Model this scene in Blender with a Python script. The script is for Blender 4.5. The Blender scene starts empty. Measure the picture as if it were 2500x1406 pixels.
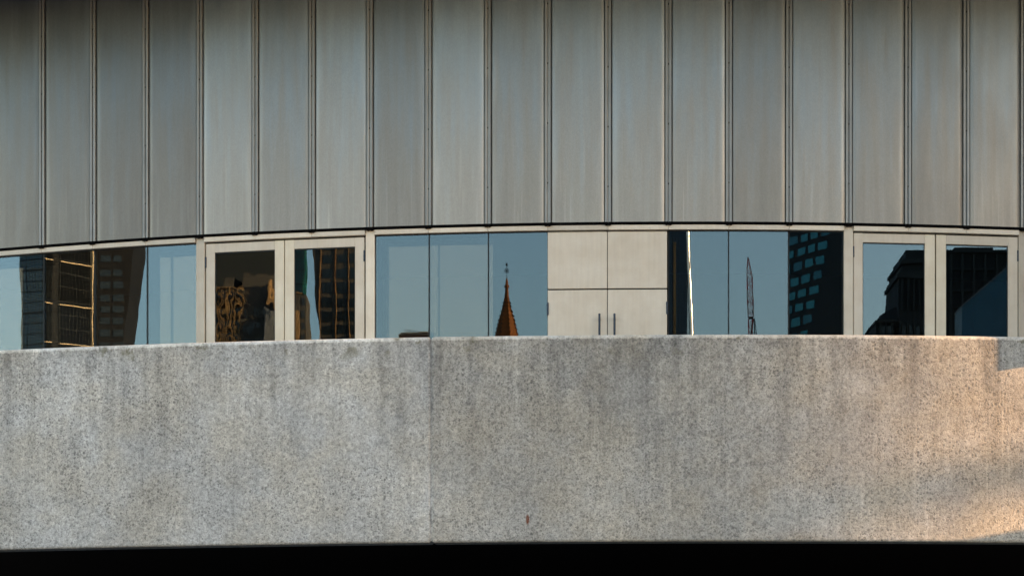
import bpy, bmesh, math, random
from mathutils import Vector, Matrix

R_ = math.radians
random.seed(7)
sc = bpy.context.scene
C = sc.collection

# ------------------------------------------------------------------ units
U = 0.0046                 # metres per unit of the survey grid used below
F = 7850.0                 # camera distance to the front of the drum, in units
ZC = 1.6                   # eye height, m
HORIZON = 1950.0           # eye level on the survey grid

# ------------------------------------------------------------------ camera
cam_d = bpy.data.cameras.new('camera')
cam = bpy.data.objects.new('camera', cam_d)
C.objects.link(cam)
cam.location = (0, 0, ZC)
cam.rotation_euler = (R_(90), 0, 0)
cam_d.sensor_width = 36.0
cam_d.lens = 36.0 * F / 2500.0
cam_d.shift_y = (HORIZON - 703.0) / 2500.0
cam_d.clip_start = 0.1
cam_d.clip_end = 20000
sc.camera = cam

# ------------------------------------------------------------------ sky, sun, exposure
SUN_EL, SUN_BETA = 10.0, 3.0
se, sb = R_(SUN_EL), R_(SUN_BETA)
SUN = Vector((math.cos(sb) * math.cos(se), -math.sin(sb) * math.cos(se), math.sin(se)))

world = bpy.data.worlds.new('World')
sc.world = world
world.use_nodes = True
wn = world.node_tree
wn.nodes.clear()
sky = wn.nodes.new('ShaderNodeTexSky')
sky.sky_type = 'NISHITA'
sky.sun_disc = False
sky.sun_elevation = se
sky.sun_rotation = R_(90 + SUN_BETA)
sky.air_density = 1.0
sky.dust_density = 1.5
sky.ozone_density = 1.6
tint = wn.nodes.new('ShaderNodeMix')
tint.data_type = 'RGBA'
tint.blend_type = 'MULTIPLY'
tint.inputs['Factor'].default_value = 1.0
tint.inputs['B'].default_value = (1.0, 0.755, 0.605, 1)
bg = wn.nodes.new('ShaderNodeBackground')
bg.inputs['Strength'].default_value = 0.11
wout = wn.nodes.new('ShaderNodeOutputWorld')
wn.links.new(sky.outputs[0], tint.inputs['A'])
wn.links.new(tint.outputs['Result'], bg.inputs['Color'])
wn.links.new(bg.outputs[0], wout.inputs['Surface'])

sun_d = bpy.data.lights.new('sun', 'SUN')
sun_d.energy = 2.4
sun_d.angle = R_(0.53)
sun_d.color = (1.0, 0.53, 0.23)
sun = bpy.data.objects.new('sun', sun_d)
C.objects.link(sun)
sun.rotation_euler = SUN.to_track_quat('Z', 'Y').to_euler()
sun.location = (40, -10, 60)

vs = sc.view_settings
vs.view_transform = 'Standard'
vs.look = 'None'
vs.gamma = 1.0
vs.exposure = 3.14
vs.use_curve_mapping = False
sc.cycles.use_denoising = True
sc.cycles.max_bounces = 8
sc.cycles.transparent_max_bounces = 8
sc.cycles.sample_clamp_indirect = 6.0

# ------------------------------------------------------------------ node helpers
class NT:
    def __init__(s, name):
        s.m = bpy.data.materials.new(name)
        s.m.use_nodes = True
        s.t = s.m.node_tree
        s.t.nodes.clear()
        s.out = s.t.nodes.new('ShaderNodeOutputMaterial')
    def n(s, kind, **kw):
        nd = s.t.nodes.new('ShaderNode' + kind)
        for k, v in kw.items():
            setattr(nd, k, v)
        return nd
    def set(s, sock, v):
        if hasattr(v, 'is_output'):
            s.t.links.new(v, sock)
        elif isinstance(v, (tuple, list)) and len(v) == 3 and sock.type == 'RGBA':
            sock.default_value = (*v, 1)
        else:
            sock.default_value = v
    def pos(s):
        return s.n('NewGeometry').outputs['Position']
    def obj(s):
        return s.n('TexCoord').outputs['Object']
    def map(s, vec, scale=(1, 1, 1), loc=(0, 0, 0)):
        m = s.n('Mapping')
        s.set(m.inputs['Vector'], vec)
        m.inputs['Scale'].default_value = scale
        m.inputs['Location'].default_value = loc
        return m.outputs[0]
    def noise(s, vec, scale, detail=2.0, rough=0.5):
        t = s.n('TexNoise')
        s.set(t.inputs['Vector'], vec)
        t.inputs['Scale'].default_value = scale
        t.inputs['Detail'].default_value = detail
        t.inputs['Roughness'].default_value = rough
        return t.outputs['Fac']
    def voro(s, vec, scale):
        t = s.n('TexVoronoi')
        s.set(t.inputs['Vector'], vec)
        t.inputs['Scale'].default_value = scale
        return t.outputs['Distance'], t.outputs['Color']
    def rng(s, v, a, b, c, d, smooth=False):
        t = s.n('MapRange')
        if smooth:
            t.interpolation_type = 'SMOOTHSTEP'
        s.set(t.inputs[0], v)
        for i, x in enumerate((a, b, c, d)):
            t.inputs[i + 1].default_value = x
        return t.outputs[0]
    def math(s, op, a, b=0.0):
        t = s.n('Math', operation=op)
        s.set(t.inputs[0], a)
        s.set(t.inputs[1], b)
        return t.outputs[0]
    def mix(s, f, a, b, blend='MIX'):
        t = s.n('Mix', data_type='RGBA', blend_type=blend)
        s.set(t.inputs['Factor'], f)
        s.set(t.inputs['A'], a)
        s.set(t.inputs['B'], b)
        return t.outputs['Result']
    def sep(s, v):
        t = s.n('SeparateXYZ')
        s.set(t.inputs[0], v)
        return t.outputs
    def bump(s, h, dist, strength=1.0):
        t = s.n('Bump')
        t.inputs['Distance'].default_value = dist
        t.inputs['Strength'].default_value = strength
        s.set(t.inputs['Height'], h)
        return t.outputs[0]
    def pbr(s, color, rough=0.5, metal=0.0, normal=None, spec=0.5):
        p = s.n('BsdfPrincipled')
        s.set(p.inputs['Base Color'], color)
        s.set(p.inputs['Roughness'], rough)
        s.set(p.inputs['Metallic'], metal)
        s.set(p.inputs['Specular IOR Level'], spec)
        if normal is not None:
            s.set(p.inputs['Normal'], normal)
        s.t.links.new(p.outputs[0], s.out.inputs['Surface'])
        return s.m

def _vary(t, color, k, rough, metal, spec):
    v = t.n('VectorMath', operation='SCALE')
    v.inputs[0].default_value = color
    t.set(v.inputs['Scale'], k)
    return t.pbr(v.outputs[0], rough, metal, None, spec)

# ------------------------------------------------------------------ materials
M = {}

def make_panel_metal():
    t = NT('weathered_aluminium')
    o = t.obj()
    x, y, z = t.sep(o)
    info = t.n('ObjectInfo')
    rnd = info.outputs['Random']
    shift = t.n('VectorMath', operation='ADD')
    t.set(shift.inputs[0], o)
    comb = t.n('CombineXYZ')
    t.set(comb.inputs[0], t.math('MULTIPLY', rnd, 40.0))
    t.set(comb.inputs[2], t.math('MULTIPLY', rnd, 17.0))
    t.set(shift.inputs[1], comb.outputs[0])
    p = shift.outputs[0]
    streak = t.noise(t.map(p, (9, 9, 0.55)), 1.0, 4, 0.6)
    cloud = t.noise(t.map(p, (2.2, 2.2, 0.9)), 1.0, 3, 0.55)
    grain = t.noise(t.map(p, (90, 90, 50)), 1.0, 2, 0.6)
    ax = t.math('ABSOLUTE', x)
    edgew = t.math('ADD', t.rng(t.noise(t.map(p, (1, 1, 1.1)), 1.0, 2, 0.5), 0.3, 0.7, -0.03, 0.03), ax)
    edge = t.rng(edgew, 0.215, 0.285, 0.0, 1.0, True)
    # long pale run marks near the foot of a sheet
    run = t.rng(t.noise(t.map(p, (34, 34, 0.8)), 1.0, 2, 0.5), 0.60, 0.78, 0.0, 1.0)
    foot = t.rng(z, 0.1, 1.5, 1.0, 0.0, True)
    k = t.math('MULTIPLY', t.rng(streak, 0.3, 0.7, 0.90, 1.10), t.rng(cloud, 0.3, 0.7, 0.88, 1.12))
    k = t.math('MULTIPLY', k, t.rng(grain, 0.3, 0.7, 0.94, 1.06))
    k = t.math('ADD', k, t.math('MULTIPLY', edge, 0.15))
    k = t.math('ADD', k, t.math('MULTIPLY', t.math('MULTIPLY', run, foot), 0.22))
    light_fade = t.rng(t.math('ADD', z, t.rng(streak, 0.3, 0.7, -0.7, 0.7)), 0.1, 2.4, 1.0, 0.0, True)  # height gradient: cool shade up top, warm light at the foot, painted in
    cool_tone = t.mix(t.rng(cloud, 0.35, 0.65, 0, 1), (0.238, 0.290, 0.335), (0.262, 0.305, 0.335))
    base = t.mix(light_fade, cool_tone, (0.315, 0.312, 0.297))
    v = t.n('VectorMath', operation='SCALE')
    t.set(v.inputs[0], base)
    t.set(v.inputs['Scale'], k)
    col = t.mix(1.0, v.outputs[0], info.outputs['Color'], 'MULTIPLY')
    rough = t.rng(cloud, 0.3, 0.7, 0.34, 0.50)
    dent = t.noise(t.map(p, (3.2, 3.2, 0.9), (5, 1, 9)), 1.0, 1.5, 0.5)
    hh = t.math('ADD', t.math('MULTIPLY', dent, 0.010), t.math('MULTIPLY', grain, 0.0005))
    return t.pbr(col, rough, 0.72, t.bump(hh, 1.0))

def make_concrete():
    t = NT('exposed_aggregate_concrete')
    p = t.pos()
    x, y, z = t.sep(p)
    info = t.n('ObjectInfo')
    grain = t.noise(p, 70, 3, 0.7)
    mott = t.noise(p, 24, 2, 0.6)
    d1, c1 = t.voro(p, 29)
    r1 = t.sep(c1)
    size1 = t.rng(r1[0], 0.25, 1.0, 0.0, 0.44)
    pit1 = t.math('MULTIPLY', t.rng(t.math('SUBTRACT', size1, d1), -0.14, 0.12, 0, 1, True), t.rng(r1[1], 0, 1, 0.5, 1.0))
    spk = t.noise(t.map(p, loc=(3, 5, 1)), 50, 2.5, 0.62)
    pit2 = t.math('MULTIPLY', t.rng(spk, 0.47, 0.36, 0, 1, True), 0.85)
    # where the cement skin is worn, the dark stones stand out more
    worn = t.rng(t.noise(p, 1.3, 4, 0.6), 0.36, 0.62, 0.55, 1.0)
    pits = t.math('MULTIPLY', t.math('MAXIMUM', pit1, pit2), worn)
    blotch = t.noise(p, 0.9, 5, 0.62)
    streak = t.noise(t.map(p, (6.5, 6.5, 0.38)), 1.0, 4, 0.6)
    fine = t.noise(t.map(p, (22, 22, 0.9)), 1.0, 3, 0.55)
    wash = t.rng(z, 4.6, 6.55, 0.25, 1.0, True)           # rain runs start at the coping
    ragged = t.noise(t.map(p, (3.0, 3.0, 1.2)), 1.0, 4, 0.65)
    dirt = t.math('MULTIPLY', t.rng(streak, 0.46, 0.66, 0, 1, True), wash)
    dirt2 = t.math('MULTIPLY', t.rng(t.math('ADD', t.math('MULTIPLY', ragged, 0.75), t.math('MULTIPLY', z, 0.10)), 0.96, 1.16, 0, 1, True), 0.8)
    k = t.rng(blotch, 0.3, 0.7, 0.80, 1.18)
    k = t.math('MULTIPLY', k, t.rng(grain, 0.3, 0.7, 0.72, 1.28))
    k = t.math('MULTIPLY', k, t.rng(mott, 0.3, 0.7, 0.78, 1.20))
    k = t.math('MULTIPLY', k, t.rng(fine, 0.3, 0.7, 0.95, 1.05))
    k = t.math('MULTIPLY', k, t.math('SUBTRACT', 1.0, t.math('MULTIPLY', dirt, 0.24)))
    k = t.math('MULTIPLY', k, t.math('SUBTRACT', 1.0, t.math('MULTIPLY', dirt2, 0.42)))
    # pale lime runs
    lime = t.rng(t.noise(t.map(p, (15, 15, 0.7), (7, 2, 4)), 1.0, 2, 0.5), 0.655, 0.74, 0, 1, True)
    k = t.math('ADD', k, t.math('MULTIPLY', lime, 0.18))
    # coping arris painted paler, as its upturned edge catches skylight
    lit_arris = t.math('MULTIPLY', t.rng(t.math('ADD', z, t.math('MULTIPLY', mott, 0.03)), 6.452, 6.470, 0, 1, True), t.rng(t.noise(p, 3.5, 3, 0.6), 0.35, 0.55, 0.45, 1.0))
    k = t.math('ADD', k, t.math('MULTIPLY', lit_arris, 0.65))
    cool = t.mix(t.rng(t.noise(p, 1.7, 3, 0.6), 0.38, 0.62, 0, 1), (0.515, 0.525, 0.52), (0.515, 0.50, 0.455))
    v = t.n('VectorMath', operation='SCALE')
    t.set(v.inputs[0], cool)
    t.set(v.inputs['Scale'], k)
    col = t.mix(1.0, v.outputs[0], info.outputs['Color'], 'MULTIPLY')
    col = t.mix(t.math('MULTIPLY', t.math('MULTIPLY', pits, 0.70), t.math('SUBTRACT', 1.0, t.math('MULTIPLY', lit_arris, 0.7))), col, (0.075, 0.08, 0.078))
    # lichen along the coping
    lich = t.math('MULTIPLY', t.rng(t.noise(p, 5.5, 3, 0.6), 0.60, 0.70, 0, 1, True), t.rng(z, 6.15, 6.46, 0, 1, True))
    col = t.mix(t.math('MULTIPLY', lich, 0.7), col, (0.13, 0.125, 0.06))
    # broken arris and grime beside the cast joint
    jd = t.math('ABSOLUTE', t.math('ADD', t.math('SUBTRACT', x, JOINT_X), t.rng(t.noise(t.map(p, (1, 1, 6)), 1.0, 3, 0.6), 0.3, 0.7, -0.02, 0.02)))
    chip = t.math('MULTIPLY', t.rng(jd, 0.006, 0.020, 1, 0, True), t.rng(t.noise(t.map(p, (4, 4, 3.2), (2, 9, 6.3)), 1.0, 3, 0.65), 0.50, 0.60, 0, 1, True))
    col = t.mix(t.math('MULTIPLY', chip, 0.5), col, (0.12, 0.125, 0.12))
    # one rust bleed from a tie end
    rv = t.n('VectorMath', operation='SUBTRACT')
    t.set(rv.inputs[0], p)
    rv.inputs[1].default_value = RUST
    rs = t.n('VectorMath', operation='MULTIPLY')
    t.set(rs.inputs[0], rv.outputs[0])
    rs.inputs[1].default_value = (1.0, 0.2, 0.36)
    rl = t.n('VectorMath', operation='LENGTH')
    t.set(rl.inputs[0], rs.outputs[0])
    rust = t.rng(rl.outputs['Value'], 0.010, 0.026, 1, 0, True)
    col = t.mix(t.math('MULTIPLY', rust, t.rng(grain, 0.3, 0.6, 0.5, 1.0)), col, (0.16, 0.035, 0.006))
    h = t.math('SUBTRACT', t.math('MULTIPLY', grain, 0.5), t.math('MULTIPLY', pits, 0.8))
    return t.pbr(col, 0.88, 0.0, t.bump(h, 0.004, 0.8), 0.25)

def make_glass(name, waves, refl=0.094, tintc=(0.50, 0.74, 1.0)):
    """coated facade glass: part mirror, part clear; waves = [(scale xyz, height m)]"""
    t = NT(name)
    nrm = None
    if waves:
        h = None
        for (sx, sz, amp, off) in waves:
            nz = t.noise(t.map(t.obj(), (sx, sx, sz), (off, off * 0.7, off * 1.3)), 1.0, 0.5, 0.4)
            w = t.math('MULTIPLY', nz, amp)
            h = w if h is None else t.math('ADD', h, w)
        nrm = t.bump(h, 1.0)
    g = t.n('BsdfGlossy')
    g.inputs['Roughness'].default_value = 0.0
    g.inputs['Color'].default_value = (*tintc, 1)
    if nrm is not None:
        t.set(g.inputs['Normal'], nrm)
    tr = t.n('BsdfTransparent')
    tr.inputs['Color'].default_value = (0.80, 0.84, 0.82, 1)
    mx = t.n('MixShader')
    mx.inputs[0].default_value = refl
    t.t.links.new(tr.outputs[0], mx.inputs[1])
    t.t.links.new(g.outputs[0], mx.inputs[2])
    t.t.links.new(mx.outputs[0], t.out.inputs['Surface'])
    return t.m

def make_cream():
    t = NT('cream_paint')
    info = t.n('ObjectInfo')
    o = t.obj()
    off = t.n('VectorMath', operation='ADD')
    t.set(off.inputs[0], o)
    cb = t.n('CombineXYZ')
    t.set(cb.inputs[0], t.math('MULTIPLY', info.outputs['Random'], 30.0))
    t.set(off.inputs[1], cb.outputs[0])
    p = off.outputs[0]
    cloud = t.noise(p, 3.2, 4, 0.6)
    streak = t.noise(t.map(p, (26, 26, 1.6)), 1.0, 3, 0.55)
    k = t.math('MULTIPLY', t.rng(cloud, 0.3, 0.7, 0.90, 1.08), t.rng(streak, 0.3, 0.7, 0.96, 1.04))
    base = t.mix(t.rng(cloud, 0.35, 0.7, 0, 1), (0.79, 0.725, 0.61), (0.76, 0.725, 0.64))
    v = t.n('VectorMath', operation='SCALE')
    t.set(v.inputs[0], base)
    t.set(v.inputs['Scale'], k)
    col = t.mix(1.0, v.outputs[0], info.outputs['Color'], 'MULTIPLY')
    return t.pbr(col, 0.45, 0.0, t.bump(cloud, 0.001))

# ------------------------------------------------------------------ mesh helpers
class MB:
    def __init__(s):
        s.v, s.f, s.mi = [], [], []
    def box(s, x0, x1, y0, y1, z0, z1, mi=0):
        b = len(s.v)
        s.v += [(x, y, z) for z in (z0, z1) for y in (y0, y1) for x in (x0, x1)]
        for q in ((0, 2, 3, 1), (4, 5, 7, 6), (0, 1, 5, 4), (2, 6, 7, 3), (0, 4, 6, 2), (1, 3, 7, 5)):
            s.f.append(tuple(b + i for i in q))
            s.mi.append(mi)
    def bar(s, a, b, w, mi=0):
        a, b = Vector(a), Vector(b)
        d = (b - a).normalized()
        up = Vector((0, 0, 1)) if abs(d.z) < 0.9 else Vector((0, 1, 0))
        p = d.cross(up).normalized() * w
        q = d.cross(p).normalized() * w
        n = len(s.v)
        for e in (a, b):
            s.v += [tuple(e + p + q), tuple(e - p + q), tuple(e - p - q), tuple(e + p - q)]
        for i in range(4):
            j = (i + 1) % 4
            s.f.append((n + i, n + j, n + 4 + j, n + 4 + i))
            s.mi.append(mi)
        s.f += [(n + 3, n + 2, n + 1, n), (n + 4, n + 5, n + 6, n + 7)]
        s.mi += [mi, mi]
    def rings(s, rings, cap=True, mi=0):
        b = len(s.v)
        n = len(rings[0])
        for r in rings:
            s.v += [tuple(p) for p in r]
        for k in range(len(rings) - 1):
            for i in range(n):
                j = (i + 1) % n
                s.f.append((b + k * n + i, b + k * n + j, b + (k + 1) * n + j, b + (k + 1) * n + i))
                s.mi.append(mi)
        if cap:
            s.f.append(tuple(b + i for i in reversed(range(n))))
            s.f.append(tuple(b + (len(rings) - 1) * n + i for i in range(n)))
            s.mi += [mi, mi]
    def lathe(s, prof, seg=16, cx=0, cy=0, ph=0, mi=0):
        s.rings([[(cx + r * math.sin(ph + 2 * math.pi * i / seg), cy + r * math.cos(ph + 2 * math.pi * i / seg), z)
                  for i in range(seg)] for r, z in prof], True, mi)
    def mesh(s, name, mats, bevel=0.0, seg=1, smooth=False):
        me = bpy.data.meshes.new(name)
        bm = bmesh.new()
        vv = [bm.verts.new(p) for p in s.v]
        for q, mi in zip(s.f, s.mi):
            try:
                fc = bm.faces.new([vv[i] for i in q])
                fc.material_index = mi
                fc.smooth = smooth
            except ValueError:
                pass
        bmesh.ops.recalc_face_normals(bm, faces=bm.faces)
        if bevel > 0:
            bmesh.ops.bevel(bm, geom=[e for e in bm.edges if len(e.link_faces) == 2 and e.calc_face_angle(0) > 0.5],
                            offset=bevel, segments=seg, profile=0.5, affect='EDGES', clamp_overlap=True)
        bm.to_mesh(me)
        bm.free()
        for m in (mats if isinstance(mats, (list, tuple)) else [mats]):
            me.materials.append(m)
        return me

def link(name, me, parent=None, loc=(0, 0, 0), rz=0.0, color=None, label=None):
    o = bpy.data.objects.new(name, me)
    C.objects.link(o)
    o.location = loc
    o.rotation_euler = (0, 0, rz)
    if parent is not None:
        o.parent = parent
    if color is not None:
        o.color = (*color, 1) if len(color) == 3 else color
    if label:
        o['label'] = label
    return o

def thing(name, label, cat, loc=(0, 0, 0), rz=0.0, group=None):
    o = link(name, None, None, loc, rz)
    o['label'] = label
    o['category'] = cat
    if group:
        o['group'] = group
    return o

# ------------------------------------------------------------------ drum geometry
RD, XD = 4200.0, 441.0
YD = F + RD
RP, XP = 5850.0, 506.0
YP = 7350.0 + RP

def arc(px, off=0.0, r=RD, xc=XD, yc=YD):
    """bearing on the round wall (rad) seen at survey column px"""
    m = (px - 1250.0) / F
    r = r + off
    a, b, c = m * m + 1, -2 * (m * xc + yc), xc * xc + yc * yc - r * r
    y = (-b - math.sqrt(b * b - 4 * a * c)) / (2 * a)
    return math.atan2(m * y - xc, yc - y)

def on_drum(th, off, z):
    return Vector(((XD + (RD + off) * math.sin(th)) * U, (YD - (RD + off) * math.cos(th)) * U, z * U + ZC))

def on_par(th, off, z):
    return Vector(((XP + (RP + off) * math.sin(th)) * U, (YP - (RP + off) * math.cos(th)) * U, z * U + ZC))

_seam_px = [101, 229, 355.5, 489, 624, 764, 905, 1046, 1191, 1336, 1482, 1630, 1777.5, 1924, 2070, 2216, 2362, 2503]
_ts = [arc(p) for p in _seam_px]
_n = len(_ts)
_mi = (_n - 1) / 2
DTH = sum((i - _mi) * t for i, t in enumerate(_ts)) / sum((i - _mi) ** 2 for i in range(_n))
TH0 = sum(_ts) / _n - DTH * _mi
def seam(i):
    return TH0 + DTH * i

JOINT_X = on_par(arc(1052, 0, RP, XP, YP), 0, 0).x
RUST = tuple(on_par(arc(1288, 0, RP, XP, YP), 0, (HORIZON - 1267) * 7368 / F))

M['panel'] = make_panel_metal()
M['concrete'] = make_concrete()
M['cream'] = make_cream()
M['glass'] = make_glass('coated_glass', [])
M['inner_glass'] = make_glass('inner_glass', [], 0.083, (1.0, 0.66, 0.52))
M['glass_mid'] = make_glass('coated_glass_rippled', [(2.6, 2.0, 0.00012, 1.7), (7.0, 5.0, 0.00002, 5.0)])
M['glass_wavy'] = make_glass('door_glass_wavy', [(3.0, 3.0, 0.00026, 2.3), (9.0, 8.0, 0.00011, 6.1)])
M['glass_bent'] = make_glass('door_glass_bent', [(2.4, 2.2, 0.00014, 4.4), (6.0, 5.0, 0.00004, 8.2)])

def simple(name, color, rough=0.5, metal=0.0, spec=0.5, vary=0.12, scale=1.5):
    t = NT(name)
    k = t.rng(t.noise(t.pos(), scale, 3, 0.6), 0.3, 0.7, 1 - vary, 1 + vary)
    return _vary(t, color, k, rough, metal, spec)

M['black'] = simple('black_rubber', (0.0025, 0.0025, 0.003), 0.7, 0, 0.05)
M['gasket'] = simple('dark_gasket', (0.018, 0.024, 0.028), 0.5, 0, 0.3)
M['handle'] = simple('dark_steel', (0.022, 0.042, 0.075), 0.35, 0.3)
M['batten'] = simple('batten_aluminium', (0.27, 0.29, 0.30), 0.45, 0.6, 0.5, 0.1, 3)
M['screw'] = simple('screw_head', (0.012, 0.013, 0.014), 0.5, 0.2)
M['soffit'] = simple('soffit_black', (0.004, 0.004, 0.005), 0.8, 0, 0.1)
M['inner'] = simple('dark_interior', (0.012, 0.012, 0.013), 0.8, 0, 0.1)
M['roofing'] = simple('roof_metal', (0.09, 0.105, 0.115), 0.6, 0.2)
M['paving'] = simple('terrace_paving', (0.42, 0.385, 0.335), 0.8)
M['pavement'] = simple('pavement_stone', (0.16, 0.15, 0.14), 0.8)
M['asphalt'] = simple('asphalt', (0.05, 0.05, 0.052), 0.9, 0, 0.2)
M['ground'] = simple('city_ground', (0.055, 0.062, 0.066), 0.95, 0, 0.1)

# ------------------------------------------------------------------ setting: ground and road
def sheet(name, x0, x1, y0, y1, z, mat):
    mb = MB()
    mb.v = [(x0, y0, z), (x1, y0, z), (x1, y1, z), (x0, y1, z)]
    mb.f = [(0, 1, 2, 3)]
    mb.mi = [0]
    o = link(name, mb.mesh(name, mat))
    o['kind'] = 'structure'
    return o
sheet('ground', -6000, 6000, -6000, 6000, 0.0, M['ground'])
sheet('road', -300, 300, -14, 14, 0.004, M['asphalt'])
mb = MB()
mb.box(-300, 300, 14, 28, 0.0, 0.13)
o = link('pavement', mb.mesh('pavement', M['pavement'], 0.02))
o['kind'] = 'structure'

# ------------------------------------------------------------------ the metal-clad concert hall
hall = thing('concert_hall', 'round concert hall clad in grey metal sheets above glass doors and windows', 'building',
             (XD * U, YD * U, 0))
hall_inv = Matrix.Translation(-hall.location)

def put(name, me, th, off, z, parent=None, color=None, label=None, dyaw=0.0):
    """place a mesh on the drum: local x along the wall, y inward, z up"""
    base = hall.location if (parent is None or parent is hall) else parent_loc(parent)
    p = on_drum(th, off, z) - base
    prz = 0.0 if (parent is None or parent is hall) else parent.rotation_euler.z
    if prz:
        p = Matrix.Rotation(-prz, 3, 'Z') @ p
    return link(name, me, parent or hall, p, th + dyaw - prz, color, label)

def parent_loc(o):
    return o.location + (o.parent.location if o.parent else Vector())

Z_FOOT, Z_TOP = 1408.0, 2050.0          # cladding foot and head
PITCH = 2 * RD * math.sin(DTH / 2) * U

# cladding sheet: a shallow tray with softly dished margins
def panel_mesh():
    w = PITCH / 2 - 0.042
    prof = [(-w, 0.030), (-w, 0.006), (-w + 0.006, 0.0), (-w + 0.055, -0.0035), (-w * 0.45, -0.0055), (0, -0.006),
            (w * 0.45, -0.0055), (w - 0.055, -0.0035), (w - 0.006, 0.0), (w, 0.006), (w, 0.030)]
    H = (Z_TOP - Z_FOOT) * U
    mb = MB()
    zs = [0, 0.35 * H, 0.7 * H, H]
    for z in zs:
        mb.v += [(x, y, z) for x, y in prof]
    n = len(prof)
    for k in range(len(zs) - 1):
        for i in range(n - 1):
            mb.f.append((k * n + i, k * n + i + 1, (k + 1) * n + i + 1, (k + 1) * n + i))
            mb.mi.append(0)
    return mb.mesh('wall_panel', M['panel'], smooth=True)
PANEL = panel_mesh()

def batten_mesh():
    # one folded strip: two upstanding ribs with a screw groove between them
    r = 0.0275
    prof = [(-0.036, 0.03), (-0.036, -0.004), (-0.031, -0.009), (-0.013, -0.009), (-0.0050, -0.004), (-0.0042, 0.014),
            (0.0042, 0.014), (0.0050, -0.004), (0.013, -0.009), (0.031, -0.009), (0.036, -0.004), (0.036, 0.03)]
    H = (Z_TOP - Z_FOOT) * U
    mb = MB()
    for z in (0.0, H):
        mb.v += [(x, y, z) for x, y in prof]
    n = len(prof)
    for i in range(n - 1):
        mb.f.append((i, i + 1, n + i + 1, n + i))
        mb.mi.append(0)
    mb.f.append(tuple(range(n)))
    mb.mi.append(0)
    return mb.mesh('seam_batten', M['batten'])
BATTEN = batten_mesh()
sm = MB()
sm.lathe([(0.002, -0.004), (0.009, -0.003), (0.009, 0.003), (0.002, 0.004)], 8)
SCREW = sm.mesh('screw', M['screw'])
for v in SCREW.vertices:
    v.co = Vector((v.co.x, v.co.z, v.co.y * 1.3))

# tone of each sheet, with shade painted in towards both ends
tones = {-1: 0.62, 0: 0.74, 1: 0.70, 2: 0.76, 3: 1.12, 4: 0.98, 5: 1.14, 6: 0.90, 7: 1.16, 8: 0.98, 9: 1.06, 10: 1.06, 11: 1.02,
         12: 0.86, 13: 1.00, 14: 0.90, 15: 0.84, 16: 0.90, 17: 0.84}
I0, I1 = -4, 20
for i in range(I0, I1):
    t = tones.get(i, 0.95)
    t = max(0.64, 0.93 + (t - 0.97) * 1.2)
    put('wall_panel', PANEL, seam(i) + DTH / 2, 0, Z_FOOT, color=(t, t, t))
for i in range(I0, I1 + 1):
    b = put('seam_batten', BATTEN, seam(i), 2, Z_FOOT)
    for k in range(5):
        zz = (Z_FOOT + 92 + 146 * k + 6 * math.sin(i * 2.3))
        link('screw', SCREW, b, (0, 0.002, (zz - Z_FOOT) * U), 0)

def boxmesh(name, w, d, h, mat, bevel=0.003, y0=0.0, seg=1):
    mb = MB()
    mb.box(-w / 2, w / 2, y0, y0 + d, 0, h)
    return mb.mesh(name, mat, bevel, seg)

# black drip edge under each sheet, with a lower lip under the batten
DRIP = boxmesh('drip_edge', PITCH - 0.004, 0.11, 7.0 * U, M['black'], 0.002)
lip = MB()
lip.rings([[(x, y, z) for (x, z) in ((-0.046, 0.012), (-0.036, -0.006), (-0.020, -0.013), (-0.004, -0.006), (0.004, -0.006),
                                      (0.020, -0.013), (0.036, -0.006), (0.046, 0.012))] for y in (0, 0.09)])
LIP = lip.mesh('drip_lip', M['black'])
HEAD = boxmesh('head_trim', PITCH - 0.005, 0.07, 12.0 * U, M['cream'], 0.003)
POSTS = (3, 6, 14, 17, -3)
for i in range(I0, I1):
    put('drip_edge', DRIP, seam(i) + DTH / 2, 4, Z_FOOT - 6.6)
for i in range(I0, I1 + 1):
    put('drip_lip', LIP, seam(i), 8, Z_FOOT - 6.4)
def piece(name, th0, th1, off, z0, z1, depth, mat, bevel=0.003, parent=None, color=None, label=None, y0=0.0):
    """a straight bar or plate from bearing th0 to th1 on the drum"""
    w = 2 * (RD + off) * math.sin((th1 - th0) / 2) * U
    me = boxmesh(name, w, depth, (z1 - z0) * U, mat, bevel, y0)
    return put(name, me, (th0 + th1) / 2, off, z0, parent, color, label)

g = 0.0026 / (RD * U)
pw = 11.6 / RD                               # half width of a post, rad
for i in range(I0, I1):
    a = seam(i) + g / 2 + (pw if i in POSTS else 0)
    b = seam(i + 1) - g / 2 - (pw if i + 1 in POSTS else 0)
    t = 1.0 + 0.07 * math.sin(i * 1.9 + 1) - (0.10 if i < 3 else 0)  # trims at the left end darkened, shade painted into the tone
    if i in (9,):
        t *= 0.86
    piece('head_trim', a, b, 2, 1389.6, 1401.6, 0.12, M['cream'], color=(t, t, t))
for i in POSTS:
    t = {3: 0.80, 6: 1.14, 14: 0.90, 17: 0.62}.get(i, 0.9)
    piece('post', seam(i) - pw + g / 2, seam(i) + pw - g / 2, -3, 835, 1401.6, 0.12, M['cream'], color=(t, t, t * 0.99))

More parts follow.
